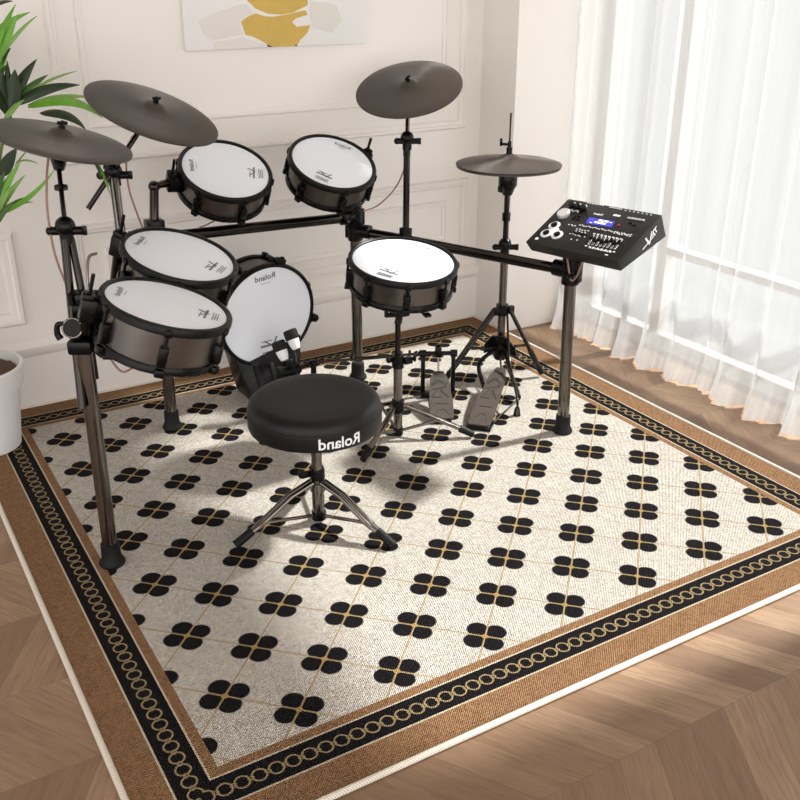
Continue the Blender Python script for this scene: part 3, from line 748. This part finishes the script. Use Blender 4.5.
m = MB(); m.box(tc+pf3*.012+V((0, 0, .192)), ps3*.012, pf3*.014, V((0, 0, .020)), .005); m.cyl(tc+pf3*.012+V((0, 0, .2)), tc+pf3*.012+V((0, 0, .222)), .009, n=12); m.build('cam_block', 'plastic', sp)
ld = MB(); a = tc-ps3*.07+pf3*.012+V((0, 0, .185)); b_ = V((.772, 1.475, .178))
ld.cyl(a, b_, .0052, n=12)
for p in (a.lerp(b_, .03), a.lerp(b_, .97)): ld.ball(p, .012)
ld.cyl(a.lerp(b_, .30), a.lerp(b_, .62), .0075, n=12)
for k in (.10, .66, .93): ld.cyl(a.lerp(b_, k)-V((0, 0, .006)), a.lerp(b_, k)+V((0, 0, .016)), .005, n=8)
ld.build('linkage_shaft', 'blackmetal', sp)

# ------------------------------------------------------------------ throne
tx, ty = .398, .702
th_ = thing('drum_throne', (tx, ty, F), 'round black padded drum throne on a chrome tripod', 'stool')
R = .1915
prof = [(0, .425), (R*.55, .4250), (R*.82, .4225), (R*.91, .4175), (R*.962, .4085), (R*.99, .396), (R, .386), (R, .345), (R*.985, .336), (R*.9, .333), (0, .333)]
MB().lathe(prof, (tx, ty, 0), (0, 0, 1), 96).build('cushion', 'vinyl', th_, ang=60)
m = MB(); m.torus((tx, ty, .3815), (0, 0, 1), R-.0005, .0022, 96, 8); m.build('piping', 'vinyl', th_)
cd = V((-.676-tx, -1.577-ty)).normalized(); a0 = math.atan2(cd.y, cd.x)
def onseat(x, y):
    a = a0+math.radians(20.2)-x/R          # lettering wraps round the side and reads mirrored
    return V((tx+math.cos(a)*(R+.0008), ty+math.sin(a)*(R+.0008), .360+y))
MB().text('Roland', .0445, onseat, .0009).build('logo', 'white_print', th_)
m = MB(); m.lathe([(0, .333), (.10, .333), (.10, .327), (.03, .322), (.026, .31), (0, .31)], (tx, ty, 0), (0, 0, 1), 32); m.build('seat_plate', 'plastic', th_)
m = MB(); m.cyl((tx, ty, F+.012), (tx, ty, .325), .0155); m.build('post', 'chrome', th_)
m = MB(); m.cyl((tx, ty, F+.01), (tx, ty, .17), .0185); m.build('sleeve', 'tube', th_)
m = MB(); m.cyl((tx, ty, .158), (tx, ty, .186), .0225); m.box((tx-.034, ty+.012, .172), .014, .006, .010, .003); m.ball((tx-.046, ty+.016, .176), .011, (.7, .7, 1.4)); m.build('height_clamp', 'plastic', th_)
m = MB(); m.cyl((tx, ty, .118), (tx, ty, .145), .024); m.build('leg_collar', 'chrome', th_)
m = MB(); m.cyl((tx, ty, F+.012), (tx, ty, F+.036), .022); m.build('bottom_collar', 'plastic', th_)
for fx, fy in ((.125, .687), (.512, .456), (.520, .950)):
    f = V((fx, fy, F+.014)); d = V((fx-tx, fy-ty, 0)).normalized(); a = V((tx, ty, .150))+d*.02; s = V((-d.y, d.x, 0))*.0085
    k1 = a.lerp(f, .28)+V((0, 0, .012)); k2 = a.lerp(f, .66)
    m = MB()
    for q in (-1, 1): m.tube([a+s*q, k1+s*q, k2+s*q*.8, a.lerp(f, .84)+s*q*.3], .0074, 10)
    m.box(k2, (f-a)*.05, s*1.6, V((0, 0, .006)), .002); m.cyl(k2, a.lerp(f, .86), .0095, n=12)
    m.tube([V((tx, ty, F+.026))+d*.018, k2+d*.0], .0055, 10)
    lg = m.build('leg', 'chrome', th_)
    MB().tube([a.lerp(f, .78), f-V((0, 0, .001))], [.0125, .0135], 14).build('rubber_foot', 'rubber', lg)

# ------------------------------------------------------------------ sound module
mc = V((1.445, .770, .752)); mn_ = V((-.467, -.089, .880)).normalized()
me_ = V((.1863, -.9825, 0)); me_ = (me_-mn_*me_.dot(mn_)).normalized()
me_ = (me_+mn_*.039).normalized(); mn_ = (mn_-me_*mn_.dot(me_)).normalized(); mg = mn_.cross(me_)
W_, D_ = .3817, .2404
def mp_(u, v, h=0): return mc+me_*(u*W_)+mg*(v*D_)+mn_*h
md = thing('sound_module', mp_(0, -.1, -.06), 'black drum sound module with a blue screen, on the right end of the rack', 'drum module')
tf, tb = .042, .086
m = MB(); m.hexa([mp_(-.49, -.475, -tf), mp_(.49, -.475, -tf), mp_(.49, .49, -tb), mp_(-.49, .49, -tb), mp_(-.5, -.5), mp_(.5, -.5), mp_(.5, .5), mp_(-.5, .5)], .0035)
m.build('case', 'module', md)
def plate(name, us, mat, h=.002, z=0, parent=md, smooth=True):
    m = MB(); m.prism([(u*W_, v*D_) for u, v in us], mp_(0, 0, z-.0008), me_, mg, mn_*(h+.0008)); return m.build(name, mat, parent)
sc_ = plate('screen', [(-.118, .20), (.150, .212), (.165, .095), (-.100, .075)], 'screen', .0012)
m = MB()
for (u0, v0, u1, v1) in ((-.005, .165, .045, .195), (.055, .165, .095, .195), (-.03, .115, .09, .145), (-.07, .10, -.045, .112), (.11, .17, .135, .18)):
    m.prism([(u0*W_, v0*D_), (u1*W_, v0*D_), (u1*W_, v1*D_), (u0*W_, v1*D_)], mp_(0, 0, .001), me_, mg, mn_*.0006)
m.build('screen_glyph', 'glyph', sc_)
m = MB(); m.lathe([(0, 0), (.0225, 0), (.0225, .010), (.020, .013), (0, .0125)], mp_(-.384, .160), mn_, 36); m.build('dial', 'dial', md)
for u, v in ((-.385, .352), (-.318, .345), (-.250, .342)):
    m = MB(); m.lathe([(0, 0), (.0115, 0), (.0105, .013), (.009, .015), (0, .015)], mp_(u, v), mn_, 24); k = m.build('knob', 'plastic', md)
m = MB()
for u, v in ((-.405, .42), (-.338, .415), (-.270, .41), (-.30, .27), (-.36, .27)):
    for q in range(5):
        a = .5+q*.55; m.box(mp_(u+.028*math.cos(a), v-.03+.045*math.sin(a), .0005), me_*.0028, mg*.0016, mn_*.0006)
m.build('knob_print', 'white_print', md)
# white trefoil plate with three round pads
m = MB()
cs = [(-.372, -.085), (-.376, -.262), (-.258, -.250)]
ctr = V((sum(c[0] for c in cs)/3*W_, sum(c[1] for c in cs)/3*D_)); pts = []
for i in range(72):
    a = 2*PI*i/72; d = V((math.cos(a), math.sin(a))); best = 0
    for c in cs:
        q = V((c[0]*W_, c[1]*D_))-ctr; pr_ = q.dot(d); h2 = q.length_squared-pr_*pr_; rr = .0205
        if h2 < rr*rr: best = max(best, pr_+math.sqrt(rr*rr-h2))
    pts.append(tuple(ctr+d*max(best, .022)))
m.prism(pts, mp_(0, 0, -.0008), me_, mg, mn_*.0035); tr_ = m.build('button_plate', 'white_print', md)
for c in cs:
    m = MB(); m.lathe([(0, 0), (.0112, 0), (.0112, .006), (.009, .0075), (0, .0078)], mp_(*c, .001), mn_, 24); m.build('round_button', 'plastic', tr_)
for k in range(8):
    f_ = k/7; u0, v0, u1, v1 = .075+.285*f_, -.115+.03*f_, .112+.262*f_, -.300+.015*f_
    m = MB(); a, b_ = mp_(u0, v0, .0004), mp_(u1, v1, .0004); d = (b_-a).normalized(); s = d.cross(mn_)
    m.box((a+b_)/2, (b_-a)/2, s*.0032, mn_*.0012); sl = m.build('fader_slot', 'white_print', md)
    m = MB(); p = a.lerp(b_, .35+.3*((k*3) % 5)/5)+mn_*.004; m.box(p, d*.008, s*.0038, mn_*.005, .001); m.box(a.lerp(b_, .5)+mn_*.0012, (b_-a)*.47, s*.0016, mn_*.0004); m.build('fader', 'plastic', sl)
m = MB()
for v, h_, u0, u1 in ((-.085, .012, .07, .345), (-.335, .012, .10, .39), (-.352, .008, .15, .36)):
    for k in range(8):
        uu = u0+(u1-u0)*k/7; m.box(mp_(uu, v, .0005), me_*.004, mg*.0022, mn_*.0005)
for (u0, u1, v) in ((-.245, -.215, -.01), (-.20, -.175, -.018), (-.130, -.010, -.062), (-.12, -.02, -.10), (-.15, -.06, -.175), (-.04, .01, -.185), (-.09, -.03, -.272), (-.137, .40, .022), (.24, .40, .0)):
    k = max(2, int((u1-u0)/.022))
    for q in range(k): m.box(mp_(u0+(u1-u0)*q/max(1, k-1), v+.008*math.sin(q*2), .0005), me_*.0026, mg*.0018, mn_*.0005)
for (u0, u1, v) in ((-.27, -.10, .478), (-.02, .1, .468), (.15, .41, .458)):
    for q in range(7): m.box(mp_(u0+(u1-u0)*q/6, v, .0005), me_*.0026, mg*.0014, mn_*.0005)
m.box(mp_(-.418, -.396, .0005), me_*.006, mg*.005, mn_*.0005); m.box(mp_(.351, -.416, .0005), me_*.006, mg*.0018, mn_*.0005)
m.build('lettering', 'white_print', md)
def mtx(u, v, s=1): return lambda x, y: mp_(u, v, .0012)-me_*x+mg*y
MB().text('Roland', .013, mtx(-.062, .290), .0004).build('logo', 'white_print', md)
m = MB()
for q in range(4): m.box(mp_(.115+.018*(q-1.5), .332, .0006), me_*.0032, mg*.004, mn_*.0006)
m.build('title_print', 'white_print', md)
for i, (u, v) in enumerate(((.245, .325), (.28, .327), (.315, .328), (.35, .329), (.385, .33), (.30, .24), (.35, .215), (-.258, .152), (-.222, .19), (-.215, .115), (-.262, .115), (-.12, -.14), (-.08, -.14), (-.04, -.14), (0, -.14))):
    m = MB(); m.box(mp_(u, v, .001), me_*.0055, mg*.0035, mn_*.0022, .001); m.build('button', 'dial' if i < 5 else 'plastic', md)
m = MB(); m.box(mp_(.215, .152, .001), me_*.0045, mg*.0045, mn_*.0022, .001); m.build('button', 'red', md)['label'] = 'red button'
# emblem on the side panel (a flourish of strokes)
m = MB()
def side(v, h): return mp_(.5, v, h)
so = me_*.0012
for (v0, h0, v1, h1, w_) in ((.00, -.046, .30, -.040, .0028), (.10, -.020, .15, -.052, .0060), (.24, -.018, .15, -.052, .0032), (.19, -.034, .27, -.030, .0042), (.26, -.022, .28, -.040, .0042), (.31, -.020, .33, -.038, .0042), (.27, -.022, .35, -.018, .0030)):
    a, b_ = mp_(.4985+h0*.14, v0, h0), mp_(.4985+h1*.14, v1, h1); d = (b_-a).normalized(); q = d.cross(me_).normalized()*w_*.5
    m.hexa([a-q, b_-q, b_+q, a+q, a-q+so, b_-q+so, b_+q+so, a+q+so])
m.build('side_emblem', 'white_print', md)
# mount: plate, stub tube and knuckle under the case
m = MB(); m.box(mp_(.02, -.12, -.058), me_*.075, mg*.06, mn_*.006, .003); m.box(mp_(.22, -.28, -.050), me_*.016, mg*.016, mn_*.010, .004); m.build('mount_plate', 'plastic', md)
m = MB(); m.tube([(1.405, .81, .655), (1.408, .808, .672), mp_(.0, -.14, -.055)], [.026, .026, .022], 18); m.build('mount_post', 'plastic', md)

# ------------------------------------------------------------------ cables
CG = 'brown trigger cables of the kit'
def cable(pts, label, r=.0030):
    o = MB().tube(spline(pts, 10), r, 8).build('trigger_cable', 'cable', at=pts[-1]); tag(o, label, 'cable', CG)
cable([(-.172, .985, 1.098), (-.190, .955, 1.05), (-.205, .93, .97), (-.207, .905, .87), (-.192, .868, .775), (-.183, .845, .742)], 'thin brown cable hanging from the far left cymbal pad down to the front left clamp')
cable([(.140, 1.330, 1.075), (.118, 1.336, 1.02), (.112, 1.330, .93), (.128, 1.320, .84), (.150, 1.31, .760)], 'thin brown cable hanging from the steeply tilted cymbal above the left toms')
cable([(1.252, 1.595, 1.065), (1.238, 1.575, .98), (1.225, 1.565, .88), (1.190, 1.575, .78), (1.120, 1.59, .71), (1.055, 1.60, .688)], 'thin brown cable swooping from the upright cymbal to the rear rack post')
cable([(-.150, .745, .648), (-.125, .725, .600), (-.10, .70, .612), (-.07, .68, .640)], 'short brown cable looping under the front left tom pad')
cable([(.475, 1.52, .795), (.455, 1.51, .76), (.42, 1.53, .735), (.395, 1.55, .722)], 'short brown cable between the rear left tom pad and the back bar')
cable([(1.372, .80, .668), (1.362, .775, .640), (1.366, .768, .605), (1.382, .774, .585), (1.40, .772, .60), (1.41, .765, .64), (1.42, .760, .672)], 'brown cable coiled round the mount beneath the sound module')

# ------------------------------------------------------------------ potted palm
px_, py_ = -.366, 1.738
pl = thing('potted_palm', (px_, py_, F), 'green broad-leaved palm in a white pot at the left edge of the rug', 'potted plant')
Rr, hz_ = .160, .300
pot = MB().lathe([(0, 0), (.104, 0), (.110, .004), (.137, .228), (.150, .230), (Rr, .296), (Rr-.003, .300), (Rr-.012, .299), (Rr-.018, .272), (Rr-.022, .262), (0, .26)], (px_, py_, F), (0, 0, 1), 64).build('pot', 'pot', pl)
s_ = MB(); NR = 40
s_.lathe([(Rr-.018, .266), (Rr-.03, .276), (.09, .283), (.05, .287), (0, .289)], (px_, py_, F), (0, 0, 1), NR)
for v in s_.bm.verts: v.co.z += random.uniform(-.004, .004)
s_.build('soil', 'soil', pl)
hubs = [V((-.126, 1.705, 1.118)), V((-.150, 1.824, 1.203)), V((-.276, 1.507, .812)), V((-.50, 1.70, 1.15)), V((-.60, 1.60, .85)), V((-.42, 1.80, 1.30))]
for i, h in enumerate(hubs):
    b0 = V((px_+.05*math.cos(i*1.1), py_+.05*math.sin(i*1.1), .285)); md_ = b0.lerp(h, .55)+V((0, 0, .12))+(b0-h)*V((.15, .15, 0))
    p = bez(b0, md_, h, 14); MB().tube(p, [.011-.007*k/14 for k in range(15)], 10).build('stem', 'stem', pl)
def leaf(b0, mid, tip, wd, shade, twist=0.):
    b0, mid, tip = V(b0), V(mid), V(tip); ctl = mid*2-(b0+tip)*.5
    N = 14; P = bez(b0, ctl, tip, N); m = MB(); rows = []
    view = V((-.676, -1.577, 1.53))
    for i, p in enumerate(P):
        f = i/N; tn = (P[min(i+1, N)]-P[max(i-1, 0)]).normalized()
        up = (V((.15, -.45, 1))); up = (up-tn*up.dot(tn)).normalized()
        fc = (view-p).normalized(); fc = (fc-tn*fc.dot(tn)).normalized()
        up = (up*.45+fc*.55).normalized(); up = Quaternion(tn, twist) @ up
        sd = tn.cross(up)
        w_ = wd*.5*max(.02, (math.sin(PI*min(1, f**.72*.97+.03)))**.85)
        dr = up*(-.22*w_)
        rows.append([m.bm.verts.new(p+sd*w_*k+dr*abs(k)+up*.0016*(1 if k == 0 else .5)) for k in (-1, -.5, 0, .5, 1)] + [m.bm.verts.new(p+sd*w_*k+dr*abs(k)-up*.0012) for k in (1, .5, 0, -.5, -1)])
    for i in range(N): m.bridge(rows[i], rows[i+1])
    m.bm.faces.new(rows[0][::-1]); m.bm.faces.new(rows[-1])
    m.build('leaf', LEAF[shade], pl, ang=60)
LEAVES = [([-0.143,1.712,1.113],[-0.121,1.708,1.191],[-0.11,1.71,1.269],0.0276,0),
    ([-0.137,1.711,1.118],[-0.111,1.696,1.181],[-0.095,1.688,1.244],0.0521,0),
    ([-0.123,1.709,1.129],[-0.078,1.72,1.203],[-0.02,1.72,1.268],0.0371,0),
    ([-0.112,1.704,1.132],[-0.061,1.7,1.184],[-0.001,1.685,1.223],0.0278,1),
    ([-0.111,1.706,1.138],[-0.023,1.647,1.185],[0.065,1.57,1.2],0.0368,0),
    ([-0.075,1.699,1.166],[0.0,1.676,1.208],[0.079,1.643,1.234],0.0093,2),
    ([-0.074,1.684,1.138],[-0.006,1.535,1.174],[0.052,1.378,1.183],0.0179,2),
    ([-0.075,1.682,1.132],[0.0,1.477,1.168],[0.043,1.259,1.142],0.0324,3),
    ([-0.047,1.656,1.115],[-0.004,1.507,1.124],[0.015,1.355,1.099],0.0299,0),
    ([-0.151,1.684,1.099],[-0.128,1.639,1.136],[-0.101,1.587,1.165],0.0242,2),
    ([-0.155,1.83,1.203],[-0.106,1.829,1.318],[-0.04,1.813,1.423],0.0281,3),
    ([-0.108,1.91,1.409],[-0.077,1.868,1.426],[-0.046,1.821,1.431],0.0156,0),
    ([-0.139,1.816,1.316],[-0.083,1.778,1.369],[-0.019,1.726,1.402],0.0245,3),
    ([-0.144,1.765,1.214],[-0.111,1.733,1.312],[-0.062,1.686,1.399],0.0426,3),
    ([-0.106,1.723,1.297],[-0.064,1.694,1.351],[-0.015,1.655,1.394],0.0121,2),
    ([-0.143,1.774,1.231],[-0.119,1.747,1.269],[-0.092,1.717,1.303],0.0184,0),
    ([-0.145,1.756,1.268],[-0.126,1.738,1.316],[-0.098,1.712,1.36],0.0243,3),
    ([-0.145,1.727,1.212],[-0.132,1.701,1.238],[-0.116,1.671,1.261],0.0182,1),
    ([-0.273,1.507,0.816],[-0.244,1.502,0.901],[-0.202,1.487,0.981],0.0356,1),
    ([-0.273,1.507,0.816],[-0.22,1.496,0.916],[-0.156,1.473,1.008],0.0296,3),
    ([-0.267,1.506,0.821],[-0.215,1.485,0.901],[-0.154,1.453,0.97],0.0237,2),
    ([-0.259,1.507,0.832],[-0.207,1.471,0.882],[-0.15,1.421,0.914],0.0178,1),
    ([-0.258,1.509,0.838],[-0.206,1.469,0.88],[-0.151,1.413,0.898],0.0148,2),
    ([-0.247,1.51,0.851],[-0.165,1.399,0.916],[-0.099,1.31,1.003],0.0175,3),
    ([-0.279,1.51,0.816],[-0.258,1.503,0.888],[-0.228,1.49,0.957],0.0356,1),
    ([-0.28,1.479,0.804],[-0.244,1.465,0.879],[-0.197,1.44,0.945],0.0265,2),
    ([-0.284,1.456,0.804],[-0.247,1.427,0.865],[-0.201,1.388,0.914],0.0233,1),
    ([-0.194,1.651,0.938],[-0.169,1.628,0.983],[-0.14,1.601,1.025],0.046,0),
    ([-0.148,1.638,0.966],[-0.125,1.611,1.0],[-0.099,1.579,1.031],0.0049,2),
    ([-0.142,1.641,0.977],[-0.116,1.598,0.987],[-0.095,1.551,0.981],0.0061,2),
    ([-0.045,1.609,1.076],[0.02,1.379,1.026],[0.015,1.168,0.935],0.0147,3),
    ([-0.02,1.591,1.071],[0.02,1.405,1.039],[0.01,1.231,0.977],0.0177,0)]
for b0, mid, tip, wd, sh in LEAVES: leaf(b0, mid, tip, wd, sh)
# the rest of the crown, further left
rnd = random.Random(3)
for h in hubs[3:]+[hubs[1], hubs[2]]:
    for k in range(7):
        a = rnd.uniform(PI*.55, PI*1.35); L = rnd.uniform(.22, .36); e = rnd.uniform(.2, 1.1)
        tip = h+V((math.cos(a)*L*math.cos(e), math.sin(a)*L*math.cos(e)*.55, L*math.sin(e)))
        tip.y = min(tip.y, 1.93); mid = h.lerp(tip, .5)+V((0, 0, .04))
        leaf(h, mid, tip, rnd.uniform(.024, .045), rnd.choice((0, 0, 1, 3)))

for h, n_, a0_, a1_ in ((hubs[0], 8, .45, 1.2), (hubs[1], 7, .4, 1.1)):
    for k in range(n_):
        a = PI*rnd.uniform(.42, 1.1); L = rnd.uniform(.12, .2); e = PI*.5*rnd.uniform(.25, .95)
        tip = h+V((math.cos(a)*L*math.cos(e), -abs(math.sin(a))*L*math.cos(e)*.5, L*math.sin(e)))
        leaf(h+V((0, 0, -.02)), h.lerp(tip, .5)+V((-.01, 0, .02)), tip, rnd.uniform(.02, .034), rnd.choice((0, 0, 1, 0)))
# ------------------------------------------------------------------ light
EL, AZ = math.radians(44), 0
sun = bpy.data.lights.new('sun', 'SUN'); so_ = bpy.data.objects.new('sun', sun); col.objects.link(so_)
d = V((-1, .10, -math.tan(EL))).normalized(); so_.rotation_euler = d.to_track_quat('-Z', 'Y').to_euler()
sun.energy = 15; sun.angle = math.radians(3.5); sun.color = (1, .972, .94)
wd_ = bpy.data.worlds.new('sky'); scn.world = wd_; wd_.use_nodes = True; nt = wd_.node_tree; nt.nodes.clear()
o_ = nt.nodes.new('ShaderNodeOutputWorld'); bg = nt.nodes.new('ShaderNodeBackground'); tc_ = nt.nodes.new('ShaderNodeTexCoord'); sp_ = nt.nodes.new('ShaderNodeSeparateXYZ')
nt.links.new(tc_.outputs['Generated'], sp_.inputs[0])
dt = nt.nodes.new('ShaderNodeVectorMath'); dt.operation = 'DOT_PRODUCT'; nt.links.new(tc_.outputs['Generated'], dt.inputs[0]); dt.inputs[1].default_value = (-.12, -.99, .05)
mr = nt.nodes.new('ShaderNodeMapRange'); mr.interpolation_type = 'SMOOTHSTEP'; nt.links.new(dt.outputs['Value'], mr.inputs[0])
mr.inputs[1].default_value = -.25; mr.inputs[2].default_value = .85; mr.inputs[3].default_value = .7; mr.inputs[4].default_value = 2.6
m2 = nt.nodes.new('ShaderNodeMapRange'); m2.interpolation_type = 'SMOOTHSTEP'; nt.links.new(sp_.outputs[0], m2.inputs[0])
m2.inputs[1].default_value = 0; m2.inputs[2].default_value = .75; m2.inputs[3].default_value = 0; m2.inputs[4].default_value = .34
ad_ = nt.nodes.new('ShaderNodeMath'); nt.links.new(mr.outputs[0], ad_.inputs[0]); nt.links.new(m2.outputs[0], ad_.inputs[1])
nt.links.new(ad_.outputs[0], bg.inputs[1]); bg.inputs[0].default_value = (1, .985, .97, 1)
nt.links.new(bg.outputs[0], o_.inputs[0])

# ------------------------------------------------------------------ camera
cam = bpy.data.cameras.new('camera'); co = bpy.data.objects.new('camera', cam); col.objects.link(co)
co.location = (-.67572, -1.57734, 1.5345); co.rotation_euler = (math.radians(90-24.17812), 0, math.radians(-30.75541))
cam.sensor_width = 36; cam.lens = 970.227/800*36; cam.clip_start = .05
scn.camera = co
vs = scn.view_settings; vs.view_transform = 'Standard'; vs.look = 'None'; vs.gamma = 1; vs.use_curve_mapping = False; vs.exposure = 0.0
scn.cycles.use_denoising = True
scn.cycles.transparent_max_bounces = 24
